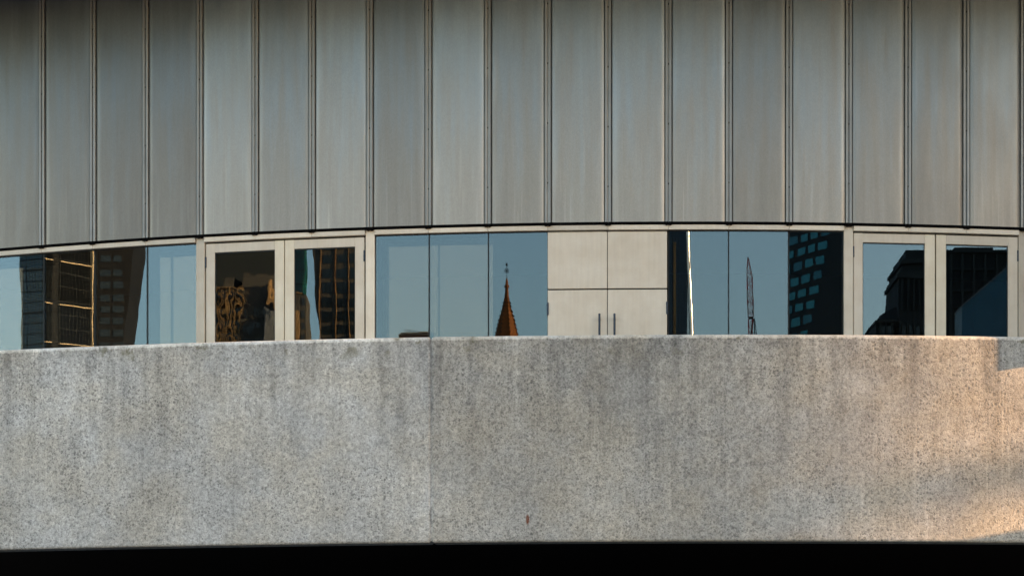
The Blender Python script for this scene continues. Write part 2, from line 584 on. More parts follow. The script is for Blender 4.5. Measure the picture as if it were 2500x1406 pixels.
# ---- windows: thin dark gasket frame with a pane in it
PANES = {}
def window(key, i0_th, i1_th, gmat, yaw=0.0, label=None):
    off = -9.0
    th = (i0_th + i1_th) / 2
    w = 2 * (RD + off) * math.sin((i1_th - i0_th) / 2) * U
    z0, z1 = 836.0, 1389.0
    h = (z1 - z0) * U
    fr = MB()
    e = 0.0062
    fr.box(-w / 2, -w / 2 + e, 0, 0.05, 0, h)
    fr.box(w / 2 - e, w / 2, 0, 0.05, 0, h)
    fr.box(-w / 2 + e, w / 2 - e, 0, 0.05, h - 0.010, h)
    fr.box(-w / 2 + e, w / 2 - e, 0, 0.05, 0, 0.03)
    wn_ = put('window', fr.mesh('window_gasket', M['gasket']), th, off, z0, label=label)
    pm = MB()
    pm.box(-w / 2 + e + 0.0005, w / 2 - e - 0.0005, 0.006, 0.018, 0.0305, h - 0.0105)
    link('pane', pm.mesh('pane', gmat), wn_, (0, 0, 0), yaw)
    if key in ('P0', 'P3', 'B1', 'B2'):          # secondary glazing set well behind the outer pane
        im = MB()
        im.box(-w / 2 - (0.6 if key == 'P0' else 0), w / 2 + (0.012 if key == 'B1' else 0), 0.36, 0.372, 0.04, h + 0.3)
        link('inner_pane', im.mesh('inner_pane', M['inner_glass']), wn_)
    PANES[key] = (on_drum(th, off, 0) + Vector((math.sin(th), -math.cos(th), 0)) * (-0.006), th + yaw)
hp = 0.0004 / 10
WLAB = {'P0': 'window pane showing a blue grey tower and pale sky', 'P1': 'window pane showing a black tower with gold lines',
        'P2': 'window pane showing a dark brown block with small windows', 'P3': 'plain pale blue window pane next to the door post',
        'B1': 'pale blue window pane with a low rooftop along its foot', 'B2': 'empty pale blue window pane between two others',
        'B3': 'window pane showing an orange church spire', 'C1': 'window pane showing a navy tower edge with a bright glint',
        'C2': 'window pane showing a thin crane', 'C3': 'window pane showing a black block with teal windows'}
for key, i, gm in (('x3', -3, 'glass'), ('x2', -2, 'glass'), ('P0', -1, 'glass_mid'), ('P1', 0, 'glass_mid'), ('P2', 1, 'glass_mid'), ('P3', 2, 'glass_mid'),
                   ('B1', 6, 'glass'), ('B2', 7, 'glass'), ('B3', 8, 'glass'),
                   ('C1', 11, 'glass'), ('C2', 12, 'glass'), ('C3', 13, 'glass_mid'), ('y1', 17, 'glass'), ('y2', 18, 'glass'), ('y3', 19, 'glass')):
    a = seam(i) + hp + (pw if i in POSTS else 0)
    b = seam(i + 1) - hp - (pw if i + 1 in POSTS else 0)
    window(key, a, b, M[gm], 0.0, WLAB.get(key))

# ---- glazed double doors
def glazed_leaf(key, px_out0, px_g0, px_g1, px_out1, hinge_left, label, gm, tone=1.0, ctone=None):
    d = thing_part('glazed_door', arc((px_out0 + px_out1) / 2, -6), -6, 838, label)
    z0, z1, zr = 838.0, 1385.6, 1363.0
    a0, a1, a2, a3 = (arc(p, -6) for p in (px_out0, px_g0, px_g1, px_out1))
    ct = ctone or tone
    tl, tr_ = (tone, ct) if hinge_left else (ct, tone)
    piece('stile', a0, a1 - g * 0.2, -6, z0, z1, 0.045, M['cream'], 0.003, d, (tl, tl, tl * (0.95 if not hinge_left else 1)))
    piece('stile', a2 + g * 0.2, a3, -6, z0, z1, 0.045, M['cream'], 0.003, d, (tr_, tr_, tr_ * (0.95 if hinge_left else 1)))
    piece('rail', a1, a2, -6.4, zr, z1 - 0.4, 0.042, M['cream'], 0.003, d, (tone * 0.96,) * 3)
    piece('rail', a1, a2, -6.4, z0 + 0.4, z0 + 60, 0.042, M['cream'], 0.003, d, (tone * 0.96,) * 3)
    # dark glazing bead and pane
    w = 2 * (RD - 10) * math.sin((a2 - a1) / 2) * U
    th = (a1 + a2) / 2
    h = (zr - z0 - 60) * U
    e = 0.006
    bd = MB()
    bd.box(-w / 2, -w / 2 + e, 0, 0.022, 0, h)
    bd.box(w / 2 - e, w / 2, 0, 0.022, 0, h)
    bd.box(-w / 2 + e, w / 2 - e, 0, 0.022, h - 0.012, h)
    put('glazing_bead', bd.mesh('glazing_bead', M['gasket']), th, -9, z0 + 60, d)
    pm = MB()
    pm.box(-w / 2 + e, w / 2 - e, 0.006, 0.016, 0.0, h - 0.012)
    put('pane', pm.mesh('pane', M[gm]), th, -9, z0 + 60, d)
    PANES[key] = (on_drum(th, -9, 0) + Vector((math.sin(th), -math.cos(th), 0)) * (-0.006), th)
    hm = MB()
    hm.lathe([(0.008, 0), (0.0095, 0.004), (0.0095, 0.034), (0.008, 0.036), (0.008, 0.040), (0.0095, 0.042), (0.0095, 0.082), (0.008, 0.084),
              (0.008, 0.088), (0.0095, 0.09), (0.0095, 0.120), (0.008, 0.124)], 10)
    put('hinge', hm.mesh('hinge', M['handle']), (a0 if hinge_left else a3) + (-1 if hinge_left else 1) * 0.002 / (RD * U) * 1.0, -5.0, 1326, d)
    return d

def thing_part(name, th, off, z, label=None):
    e = link(name, None, hall, on_drum(th, off, z) - hall.location, th, None, label)
    return e

glazed_leaf('DL', 503, 524.5, 670.8, 693.2, True, 'cream framed glass door leaf showing a brown and orange reflection', 'glass_wavy', 0.92, 1.05)
glazed_leaf('DR', 695.4, 718.2, 866.6, 889.2, False, 'cream framed glass door leaf showing a green tower and a brown block', 'glass_bent', 0.95, 1.05)
glazed_leaf('EL', 2084, 2106.5, 2257.8, 2282.6, True, 'cream framed glass door leaf showing a dark cornice against the sky', 'glass_mid', 0.90, 0.98)
glazed_leaf('ER', 2285.8, 2309.8, 2461, 2484.6, False, 'cream framed glass door leaf showing a dark facade and a sloping blue wall', 'glass', 0.80, 0.95)
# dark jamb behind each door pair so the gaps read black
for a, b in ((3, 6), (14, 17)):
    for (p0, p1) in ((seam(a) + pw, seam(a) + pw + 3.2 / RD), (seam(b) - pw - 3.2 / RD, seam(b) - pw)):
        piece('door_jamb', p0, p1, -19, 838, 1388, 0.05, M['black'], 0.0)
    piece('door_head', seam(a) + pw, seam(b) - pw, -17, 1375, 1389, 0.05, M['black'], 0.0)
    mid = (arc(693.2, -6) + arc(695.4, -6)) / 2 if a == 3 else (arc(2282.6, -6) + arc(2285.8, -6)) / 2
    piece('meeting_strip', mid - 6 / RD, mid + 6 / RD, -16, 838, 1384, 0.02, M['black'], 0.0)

# ---- cream service doors with blank panels over them
def cream_leaf(px0, px1, left, label):
    a0, a1 = arc(px0, -6), arc(px1, -6)
    piece('over_panel', a0, a1, -6, 1247.8, 1386.6, 0.03, M['cream'], 0.004, None, (0.96, 0.96, 0.96))
    d = thing_part('service_door', (a0 + a1) / 2, -6, 838, label)
    piece('door_leaf', a0, a1, -6, 838, 1244.6, 0.03, M['cream'], 0.004, d, (0.97, 0.97, 0.97))
    hx = arc(1463.4 if left else 1500.2, 6)
    hb = MB()
    rr = 0.0125
    pts = []
    hb.lathe([(0.004, -0.004), (rr, 0.0), (rr, 1.15), (0.004, 1.154)], 12)
    hb.bar((0, 0, 0.10), (0, 0.062, 0.10), 0.008)
    hb.bar((0, 0, 1.10), (0, 0.062, 1.10), 0.008)
    put('handle', hb.mesh('handle', M['handle'], smooth=False), hx, 7, 1184 - 250, d)
    hm = MB()
    hm.lathe([(0.010, 0), (0.012, 0.004), (0.012, 0.045), (0.010, 0.047), (0.010, 0.05), (0.012, 0.052), (0.012, 0.092), (0.010, 0.094),
              (0.010, 0.097), (0.012, 0.099), (0.012, 0.135), (0.010, 0.14)], 10)
    put('hinge', hm.mesh('hinge', M['handle']), (a0 if left else a1), -5.0, 1184, d)
cream_leaf(1337.3, 1482.2, True, 'blank cream door leaf with its bar handle at the far edge from the spire pane')
cream_leaf(1483.8, 1628.6, False, 'blank cream door leaf beside the navy tower pane, bar handle at the meeting edge')
piece('backing_board', seam(9) + 0.5 / RD, seam(11) - 0.5 / RD, -15, 838, 1388, 0.03, M['black'], 0.0)

# ---- body behind: eave, roof drum, floor, dark lobby, soffit
def ring(name, th0, th1, r0, r1, z0, z1, mat, n=48, xc=XD, yc=YD, parent=hall, bevel=0.0, color=None, bseg=2):
    """curved slab between two radii (units) and two heights (units)"""
    mb = MB()
    rows = []
    base = parent.location
    for i in range(n + 1):
        t = th0 + (th1 - th0) * i / n
        s_, c_ = math.sin(t), math.cos(t)
        q = []
        for (r, z) in ((r1, z0), (r1, z1), (r0, z1), (r0, z0)):
            q.append((((xc + r * s_) * U) - base.x, ((yc - r * c_) * U) - base.y, z * U + ZC - base.z))
        rows.append(q)
    mb.rings(rows, True)
    me = mb.mesh(name, mat)
    o = link(name, me, parent, (0, 0, 0), 0, color)
    if bevel:
        bm = bmesh.new()
        bm.from_mesh(me)
        ed = [e for e in bm.edges if len(e.link_faces) == 2 and e.calc_face_angle(0) > 0.9]
        bmesh.ops.bevel(bm, geom=ed, offset=bevel, segments=bseg, profile=0.5, affect='EDGES', clamp_overlap=True)
        bm.to_mesh(me)
        bm.free()
    return o
A0, A1 = seam(I0), seam(I1)
ring('backing_wall', A0, A1, RD - 60, RD - 9, Z_FOOT - 1, Z_TOP, M['black'])
ring('eave', A0 - 0.1, A1 + 0.1, RD - 400, RD + 640, Z_TOP + 4, Z_TOP + 60, M['roofing'])  # unseen overhang, its depth shaped to shade the sheet tops
ring('upper_drum', A0, A1, RD - 400, RD - 60, Z_TOP + 60, 2700, M['roofing'])
ring('lobby_wall', A0 - 0.1, A1 + 0.1, RD - 900, RD - 850, 830, Z_TOP, M['inner'])
ring('lobby_ceiling', A0, A1, RD - 860, RD - 60, 1420, 1440, M['inner'])
ring('terrace_floor', A0 - 0.1, A1 + 0.1, RD - 20, RD + 40, 806, 832, M['paving'])
ring('lobby_floor', A0 - 0.1, A1 + 0.1, RD - 900, RD - 20.5, 806, 832, M['inner'])

# ------------------------------------------------------------------ concrete parapet
par = thing('concrete_parapet', 'curved weathered concrete parapet with dark speckles in front of the doors', 'wall', (XP * U, YP * U, 0))
PT, PBz = 1062.0, 589.0
joint = [arc(p, 0, RP, XP, YP) for p in (1052,)][0]
step = 0.36
gj = 0.0011 / (RP * U)
cols = {0: (0.86, 0.845, 0.81), -1: (1.03, 1.035, 1.03), 1: (0.95, 0.94, 0.9), -2: (0.97, 0.97, 0.97)}
for k in range(-2, 2):
    a, b = joint + k * step + gj, joint + (k + 1) * step - gj
    off = {-1: 0.7, 0: 0.0}.get(k, 0.3)
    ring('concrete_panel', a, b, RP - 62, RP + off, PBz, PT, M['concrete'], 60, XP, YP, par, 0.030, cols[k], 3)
ring('mortar_joint', joint - 2 * step, joint + 2 * step, RP - 55, RP - 1.6, PBz + 5, PT - 5, M['concrete'], 120, XP, YP, par, 0, (0.8, 0.8, 0.8))
# terrace deck behind it and the black underside
ring('terrace_deck', joint - 2 * step, joint + 2 * step, RP - 700, RP - 62.5, 806, 828, M['paving'], 80, XP, YP, par)
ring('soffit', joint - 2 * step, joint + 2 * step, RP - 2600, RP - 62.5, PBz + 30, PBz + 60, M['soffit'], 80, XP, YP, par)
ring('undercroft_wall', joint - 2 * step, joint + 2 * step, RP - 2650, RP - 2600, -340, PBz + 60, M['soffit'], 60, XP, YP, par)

# ------------------------------------------------------------------ the city the glass mirrors
CAMP = Vector((0, 0, ZC))
class View:
    """virtual view through one pane: columns and rows of the survey grid at a given depth"""
    def __init__(s, key, T):
        p, th = PANES[key]
        n = Vector((math.sin(th), -math.cos(th), 0))
        s.C = CAMP - 2 * (CAMP - p).dot(n) * n
        s.C.z = ZC
        ref = lambda v: v - 2 * v.dot(n) * n
        s.x = ref(Vector((1, 0, 0)))
        s.d = ref(Vector((0, 1, 0)))
        s.T = T
        s.k = T / F
        s.rz = math.atan2(s.x.y, s.x.x)
    def at(s, px):
        q = s.C + s.x * ((px - 1250) * s.k) + s.d * s.T
        return Vector((q.x, q.y, 0))
    def z(s, py):
        return (HORIZON - py) * s.k + ZC

def cmat(name, c, rough=0.6, metal=0.0, spec=0.4, vary=0.1, scale=0.15):
    M[name] = simple(name, c, rough, metal, spec, vary, scale)
cmat('navy_glass', (0.012, 0.028, 0.05), 0.12, 0.0, 0.6)
cmat('blue_glass', (0.03, 0.07, 0.11), 0.15, 0.0, 0.8)
cmat('black_glass', (0.004, 0.004, 0.004), 0.35, 0.0, 0.06)
cmat('dark_line', (0.006, 0.01, 0.014), 0.6)
cmat('bronze_line', (0.035, 0.032, 0.026), 0.5)
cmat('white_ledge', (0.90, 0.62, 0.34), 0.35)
cmat('brown_stone', (0.085, 0.068, 0.050), 0.85)
cmat('brown_dark', (0.015, 0.012, 0.010), 0.85)
cmat('window_dark', (0.012, 0.016, 0.018), 0.2, 0, 0.5)
cmat('window_grey', (0.03, 0.036, 0.038), 0.25, 0, 0.5)
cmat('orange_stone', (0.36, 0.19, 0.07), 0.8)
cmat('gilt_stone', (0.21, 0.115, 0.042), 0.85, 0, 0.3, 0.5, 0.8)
cmat('grey_stone', (0.16, 0.15, 0.14), 0.85)
cmat('green_glass', (0.01, 0.13, 0.11), 0.2, 0.0, 0.6)
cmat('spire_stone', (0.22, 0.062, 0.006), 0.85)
cmat('iron', (0.008, 0.008, 0.009), 0.7, 0, 0.1)
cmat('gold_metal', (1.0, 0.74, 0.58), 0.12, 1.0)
cmat('crane_red', (0.60, 0.05, 0.04), 0.5)
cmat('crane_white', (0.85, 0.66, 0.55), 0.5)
cmat('teal_glass', (0.008, 0.105, 0.125), 0.16, 0.9)
cmat('teal_glass_dim', (0.006, 0.065, 0.085), 0.16, 0.9)
cmat('slate_stone', (0.022, 0.024, 0.022), 0.85)
cmat('slate_trim', (0.035, 0.037, 0.032), 0.85)
cmat('teal_cladding', (0.035, 0.12, 0.16), 0.45, 0.0, 0.4)
cmat('roof_grey', (0.035, 0.035, 0.037), 0.7)
cmat('brick_red', (0.10, 0.025, 0.018), 0.8)

def solid(name, mat, parent, boxes, bevel=0.0):
    mb = MB()
    for b in boxes:
        mb.box(*b)
    return link(name, mb.mesh(name, mat, bevel), parent)

def wins(parent, xs, zs, w, h, y, mat, name='window', depth=0.12):
    mb = MB()
    mb.box(-w / 2, w / 2, -0.05, depth, 0, h)
    me = mb.mesh(name, mat)
    for z in zs:
        for x in xs:
            link(name, me, parent, (x, y, z))

def wx(v, px0, yaw, px):
    m, x0 = (px - 1250) / F, (px0 - 1250) / F * v.T
    return (m * v.T - x0) / (math.cos(yaw) + m * math.sin(yaw))

# --- blue glass tower (first pane): faces away from the sun
v = View('P0', 700)
yaw = R_(28)
t = thing('office_tower', 'slim blue grey glass office tower mirrored beside the black tower', 'tower', v.at(52), v.rz + yaw)
s = v.k / math.cos(yaw)
solid('tower_body', M['blue_glass'], t, [(0, 15, -22, 0, 0, v.z(380))])
for q in range(0, 24):
    solid('mullion', M['dark_line'], t, [(q * 8 * s - 0.05, q * 8 * s + 0.05, 0, 0.10, 60, v.z(380))]) if q * 8 * s < 15 else None
for q, py in enumerate(range(480, 900, 26)):
    solid('transom', M['dark_line'], t, [(0, 15, 0, 0.12, v.z(py) - (0.22 if q % 4 == 3 else 0.08), v.z(py) + (0.22 if q % 4 == 3 else 0.08))])

# --- black tower with sunlit white ledges
v = View('P1', 540)
yaw = R_(-46)
s = v.k / math.cos(yaw)
t = thing('office_tower', 'black glass tower with thin gold lit ledges and one bright vertical fin', 'tower', v.at(101), v.rz + yaw)
X1 = wx(v, 101, yaw, 222.5)
s = X1 / 121.5
solid('tower_body', M['black_glass'], t, [(-20, X1, -16, 0, 0, v.z(380)), (X1, X1 + 20, -20, -4, 0, v.z(400))])
solid('recess', M['brown_dark'], t, [(24 * s, 39 * s, 0, 0.03, 50, v.z(385))])
def persp_z(v, yawr, xm, py, px):
    """height of a level line that crosses row py at column px, for a wall swung by yawr about its edge"""
    dep = v.T - xm * math.sin(yawr)
    return (HORIZON - py) * dep / F + ZC
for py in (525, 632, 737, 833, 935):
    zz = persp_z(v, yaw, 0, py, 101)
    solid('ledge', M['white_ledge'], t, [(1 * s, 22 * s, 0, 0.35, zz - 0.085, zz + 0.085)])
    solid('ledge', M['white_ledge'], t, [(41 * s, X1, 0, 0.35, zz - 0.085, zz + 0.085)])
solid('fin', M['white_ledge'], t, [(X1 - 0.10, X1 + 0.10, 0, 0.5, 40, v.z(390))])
for q in range(44, 120, 8):
    solid('mullion', M['bronze_line'], t, [(q * s - 0.035, q * s + 0.035, 0, 0.06, 50, v.z(385))])
for py in range(490, 900, 34):
    solid('transom', M['bronze_line'], t, [(41 * s, X1, 0, 0.05, v.z(py) - 0.04, v.z(py) + 0.04)])

# --- brown office block
v = View('P2', 640)
t = thing('office_block', 'dark brown stone office block with paired windows mirrored against pale sky', 'building', v.at(316), v.rz)
s = v.k
mb = MB()
mb.rings([[(-16, 0, 0), (2.4 - 6.5, 0, 0), (2.4 - 6.5, -18, 0), (-16, -18, 0)], [(-16, 0, v.z(840)), (-17 * s, 0, v.z(840)), (-17 * s, -18, v.z(840)), (-16, -18, v.z(840))],
          [(-16, 0, v.z(600)), (13 * s, 0, v.z(600)), (13 * s, -18, v.z(600)), (-16, -18, v.z(600))],
          [(-16, 0, v.z(400)), (16 * s, 0, v.z(400)), (16 * s, -18, v.z(400)), (-16, -18, v.z(400))]])
link('tower_body', mb.mesh('tower_body', M['brown_dark']), t)
rows = [v.z(p) for p in (560, 600, 640, 676, 705, 735, 763, 792, 822, 852)]
wins(t, [(276 - 336) * s, (308 - 336) * s], rows, 25 * s, 16 * s, 0, M['window_grey'])
wins(t, [(240 - 336) * s], rows, 18 * s, 18 * s, 0, M['window_dark'])

# --- brown stone hall in the door pane: sunlit piers, broken up by the wavy glass
v = View('DL', 420)
s = v.k
t = thing('stone_building', 'brown stone building with sunlit orange piers mirrored wavily in the glass door', 'building', v.at(600), v.rz)
solid('tower_body', M['slate_stone'], t, [(-16, 12, -34, -17, 0, v.z(520))])
solid('wall', M['brown_stone'], t, [((588 - 600) * s, 9, -16, 0, 0, v.z(662))])
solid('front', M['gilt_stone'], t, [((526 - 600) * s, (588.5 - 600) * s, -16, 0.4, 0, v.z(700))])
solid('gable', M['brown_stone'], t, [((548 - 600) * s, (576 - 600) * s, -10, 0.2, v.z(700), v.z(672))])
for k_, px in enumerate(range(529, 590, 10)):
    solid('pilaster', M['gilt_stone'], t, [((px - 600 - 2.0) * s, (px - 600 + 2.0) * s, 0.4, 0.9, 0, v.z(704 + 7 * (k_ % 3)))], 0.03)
for py in (706, 738, 772, 806):
    solid('cornice', M['brown_dark'], t, [((525 - 600) * s, (589 - 600) * s, 0.4, 0.8, v.z(py) - 0.12, v.z(py) + 0.12)])
wins(t, [(px - 600) * s for px in range(534, 588, 10)], [v.z(py) for py in (732, 765, 798, 832)], 5.2 * s, 17 * s, 0.42, M['window_dark'])
wins(t, [(px - 600) * s for px in range(604, 668, 14)], [v.z(py) for py in (775, 805, 835)], 7 * s, 16 * s, 0.0, M['window_dark'])
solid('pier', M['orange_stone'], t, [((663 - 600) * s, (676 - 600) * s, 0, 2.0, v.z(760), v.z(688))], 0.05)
solid('shed', M['grey_stone'], t, [((652 - 600) * s, (676 - 600) * s, 0, 3, 0, v.z(768))], 0.1)

# --- green tower with podium and brown grid block, in the other leaf
v = View('DR', 600)
s = v.k
t = thing('glass_tower', 'green glass corner tower on a brown podium mirrored at the door edge', 'tower', v.at(728), v.rz)
solid('tower_body', M['green_glass'], t, [(-8, 12 * s, -9, 0, v.z(712), v.z(560))])
for q in range(-2, 3):
    solid('fin', M['dark_line'], t, [(q * 5 * s - 0.06, q * 5 * s + 0.06, 0, 0.2, v.z(712), v.z(555))])
for py in (590, 625, 660, 690):
    solid('transom', M['dark_line'], t, [(-7, 12 * s, 0, 0.15, v.z(py) - 0.1, v.z(py) + 0.1)])
solid('ledge', M['orange_stone'], t, [(-7, 10 * s, 0, 0.6, v.z(716), v.z(713))])
solid('podium', M['brown_stone'], t, [(-9, 19 * s, -14, -0.3, 0, v.z(717))])
solid('pier', M['orange_stone'], t, [(-8 * s, 2 * s, 0, 1.6, 0, v.z(760))])
wins(t, [11 * s], [v.z(p) for p in (745, 775, 805, 835)], 10 * s, 18 * s, -0.3, M['window_grey'])

v = View('DR', 640)
s = v.k
yaw = R_(6)
t = thing('office_block', 'brown concrete office block with square recessed windows and gold lit fins', 'building', v.at(770), v.rz + yaw)
s2 = s / math.cos(yaw)
mb = MB()
mb.rings([[(1.5, 0, 0), (20, 0, 0), (20, -16, 0), (1.5, -16, 0)], [(0.9, 0, v.z(825)), (20, 0, v.z(825)), (20, -16, v.z(825)), (0.9, -16, v.z(825))],
          [(-10 * s, 0, v.z(604)), (20, 0, v.z(604)), (20, -16, v.z(604)), (-10 * s, -16, v.z(604))],
          [(-14 * s, 0, v.z(480)), (20, 0, v.z(480)), (20, -16, v.z(480)), (-14 * s, -16, v.z(480))]])
link('tower_body', mb.mesh('tower_body', M['brown_stone']), t)
rows = [v.z(p) for p in (570, 608, 645, 682, 716, 750, 784, 818, 850)]
wins(t, [(797 - 768) * s2, (836 - 768) * s2, (868 - 768) * s2], rows, 26 * s, 24 * s, 0, M['window_dark'])
for px in (779, 821, 853, 884):
    solid('fin', M['orange_stone'], t, [((px - 768) * s2 - 0.05, (px - 768) * s2 + 0.05, 0, 0.35, 20, v.z(500))])

# --- low roof with railing (bottom of the first plain pane)
v = View('B1', 420)
s = v.k
t = thing('rooftop', 'low dark rooftop with a thin railing and plant box mirrored above the parapet', 'building', v.at(1010), v.rz)
solid('wall', M['brick_red'], t, [(-35 * s, 60 * s, -12, 0, 0, v.z(820))])
solid('roof_slab', M['roof_grey'], t, [(-37 * s, 62 * s, -12.2, 0.25, v.z(820), v.z(815.5))])
solid('upper_slab', M['roof_grey'], t, [(-33 * s, 60 * s, -10, -0.2, v.z(815.5), v.z(811))])
solid('plant_box', M['roof_grey'], t, [(12 * s, 60 * s, -6, -0.6, v.z(811), v.z(807.5))])
for q in range(6):
    solid('railing_post', M['iron'], t, [((-22 + q * 7) * s - 0.025, (-22 + q * 7) * s + 0.025, -1.2, -1.15, v.z(811), v.z(801 + q * 1.0))])
mb = MB()
mb.bar((-22 * s, -1.2, v.z(801)), (13 * s, -1.2, v.z(806)), 0.03)
link('railing', mb.mesh('railing', M['iron']), t)
mb = MB()
mb.bar((-22 * s, -1.2, v.z(805.5)), (13 * s, -1.2, v.z(809)), 0.025)
link('railing', mb.mesh('railing', M['iron']), t)

# --- the church spire
v = View('B3', 620)
s = v.k
t = thing('church_spire', 'orange lit gothic church spire with crockets and iron finial mirrored in the pane', 'spire', v.at(1237.2), v.rz)
PH = R_(15.5)
prof = [(703, 3.8), (728, 6.0), (747, 9.5), (760, 13), (781, 19.5), (816, 28), (900, 49), (1000, 72)]
mb = MB()
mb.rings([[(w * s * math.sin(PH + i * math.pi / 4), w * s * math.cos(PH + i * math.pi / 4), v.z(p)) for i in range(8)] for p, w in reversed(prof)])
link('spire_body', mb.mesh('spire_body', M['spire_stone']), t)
solid('church_tower', M['spire_stone'], t, [(-60 * s, 60 * s, -60 * s, 60 * s, 0, v.z(1000))], 0.2)
mb = MB()
mb.lathe([(0.4 * s, 0), (1.6 * s, 0.3 * s), (2.2 * s, 1.8 * s), (1.2 * s, 3.2 * s), (0.3 * s, 3.8 * s)], 6)
CROCK = mb.mesh('crocket', M['iron'])
for i in range(8):
    an = PH + i * math.pi / 4
    for p in (739, 747.5, 760, 771, 781.5, 792, 802, 813, 825, 838):
        for (p0, w0), (p1, w1) in zip(prof, prof[1:]):
            if p0 <= p < p1:
                w = w0 + (w1 - w0) * (p - p0) / (p1 - p0)
        link('crocket', CROCK, t, ((w + 1.2) * s * math.sin(an), (w + 1.2) * s * math.cos(an), v.z(p) - 2 * s))
    hb = MB()
    for (p0, w0), (p1, w1) in zip(prof[1:-1], prof[2:]):
        hb.bar((w0 * s * math.sin(an), w0 * s * math.cos(an), v.z(p0)), (w1 * s * math.sin(an), w1 * s * math.cos(an), v.z(p1)), 0.5 * s)
    link('hip_roll', hb.mesh('hip_roll', M['spire_stone']), t)
mb = MB()
mb.lathe([(3.8 * s, v.z(703)), (7 * s, v.z(702)), (5.4 * s, v.z(699.5)), (7 * s, v.z(697)), (3.2 * s, v.z(695)), (3.2 * s, v.z(689)), (2.6 * s, v.z(684)),
          (1.1 * s, v.z(681)), (0.6 * s, v.z(680))], 8)
link('spire_collar', mb.mesh('spire_collar', M['spire_stone']), t)
mb = MB()
mb.lathe([(0.65 * s, v.z(681)), (0.55 * s, v.z(665)), (0.45 * s, v.z(650)), (2.6 * s, v.z(647.5)), (2.9 * s, v.z(646)), (2.2 * s, v.z(644)), (0.4 * s, v.z(642.5)), (0.2 * s, v.z(638.5))], 10)
fin_ = link('finial', mb.mesh('finial', M['iron']), t)
mb = MB()
for i in range(20):
    a, b = 2 * math.pi * i / 20, 2 * math.pi * (i + 1) / 20
    for rr in (5.2, 3.0):
        mb.bar((rr * s * math.cos(a), 0, v.z(661) + rr * s * math.sin(a)), (rr * s * math.cos(b), 0, v.z(661) + rr * s * math.sin(b)), 0.42 * s)
for i in range(8):
    a = math.pi * i / 4
    rr = 7 if i % 2 == 0 else 5.2
    mb.bar((0, 0, v.z(661)), (rr * s * math.cos(a), 0, v.z(661) + rr * s * math.sin(a)), 0.40 * s)
link('ring_cross', mb.mesh('ring_cross', M['iron']), t)

# --- navy glass tower with a gold lit corner
v = View('C1', 700)
s = v.k
t = thing('glass_tower', 'navy glass tower with a blazing sunlit corner mirrored beside the cream doors', 'tower', v.at(1684), v.rz)
solid('tower_body', M['navy_glass'], t, [(-21, -7 * s, -18, 0, 0, v.z(430))])
rows = []
for p, x in ((1950, 32), (1100, 14), (817, 10.5), (760, 8.5), (690, 5), (640, 2.5), (562, 0.5), (430, -1)):
    r = 9.0 * s
    rows.append([(x * s - r, -16, v.z(p)), (x * s - r, 0.15, v.z(p))] + [(x * s - r + r * math.sin(a), 0.15 - r + r * math.cos(a), v.z(p)) for a in [R_(q) for q in range(6, 91, 7)]]
                + [(x * s, -16, v.z(p))])
mb = MB()
mb.rings(rows)
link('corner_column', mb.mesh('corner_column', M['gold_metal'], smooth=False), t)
solid('pier', M['orange_stone'], t, [((1644 - 1684) * s, (1650 - 1684) * s, 0, 0.5, 0, v.z(592))])
for q in range(-6, 1):
    solid('mullion', M['dark_line'], t, [(q * 7 * s - 0.05, q * 7 * s + 0.05, 0, 0.08, 50, v.z(440))])
for py in range(480, 900, 15):
    solid('transom', M['dark_line'], t, [(-5.2, -0.6, 0, 0.07, v.z(py) - 0.06, v.z(py) + 0.06)])

# --- the construction crane
v = View('C2', 760)
s = v.k
t = thing('tower_crane', 'red and white lattice crane jib standing up against the mirrored sky', 'crane', v.at(1832), v.rz)
def lattice(name, p_lo, p_hi, wl_lo, wr_lo, wl_hi, wr_hi, n, m1, m2):
    """square lattice length between two rows; w* are column offsets from the crane axis"""
    mb = MB()
    zl, zh = v.z(p_lo), v.z(p_hi)
    def cor(f):
        z = zl + (zh - zl) * f
        a, b = (wl_lo + (wl_hi - wl_lo) * f) * s, (wr_lo + (wr_hi - wr_lo) * f) * s
        d = (b - a) / 2
        return [(a, d, z), (b, d, z), (b, -d, z), (a, -d, z)]
    lo, hi = cor(0), cor(1)
    for i in range(4):
        mb.bar(lo[i], hi[i], 0.95 * s, 0)
    for k in range(n):
        p, q = cor(k / n), cor((k + 1) / n)
        for i in range(4):
            j = (i + 1) % 4
            mb.bar(p[i], p[j], 0.36 * s, 1)
            mb.bar(p[i] if k % 2 else p[j], q[j] if k % 2 else q[i], 0.40 * s, 1)
    link(name, mb.mesh(name, [m1, m2]), t)
lattice('jib_length', 655, 630, -8, 0, -6.5, -5.2, 2, M['crane_red'], M['crane_red'])
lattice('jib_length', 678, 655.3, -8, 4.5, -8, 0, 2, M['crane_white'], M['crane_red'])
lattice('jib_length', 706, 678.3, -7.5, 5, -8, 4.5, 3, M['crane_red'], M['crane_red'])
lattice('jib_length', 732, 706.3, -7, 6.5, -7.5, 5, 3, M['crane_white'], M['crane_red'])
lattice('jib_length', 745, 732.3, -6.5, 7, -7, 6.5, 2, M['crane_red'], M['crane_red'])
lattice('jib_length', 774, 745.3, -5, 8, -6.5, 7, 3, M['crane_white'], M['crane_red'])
lattice('jib_length', 830, 779, -3.5, 4, -5, 6, 5, M['crane_red'], M['crane_red'])
lattice('mast', 1960, 831, -5, 11, -5, 11, 40, M['crane_red'], M['crane_red'])
mb = MB()
mb.box(-5 * s, 7 * s, -2 * s, 2 * s, v.z(779), v.z(773.5))
link('machine_deck', mb.mesh('machine_deck', M['roof_grey']), t)
mb = MB()
for (xa, xb) in ((5, 0), (8, 12), (10, 17)):
    mb.bar((xa * s, 0, v.z(778)), (xb * s, 0, v.z(831)), 1.0 * s)
mb.bar((0, 0, v.z(812)), (14 * s, 0, v.z(812)), 0.6 * s)
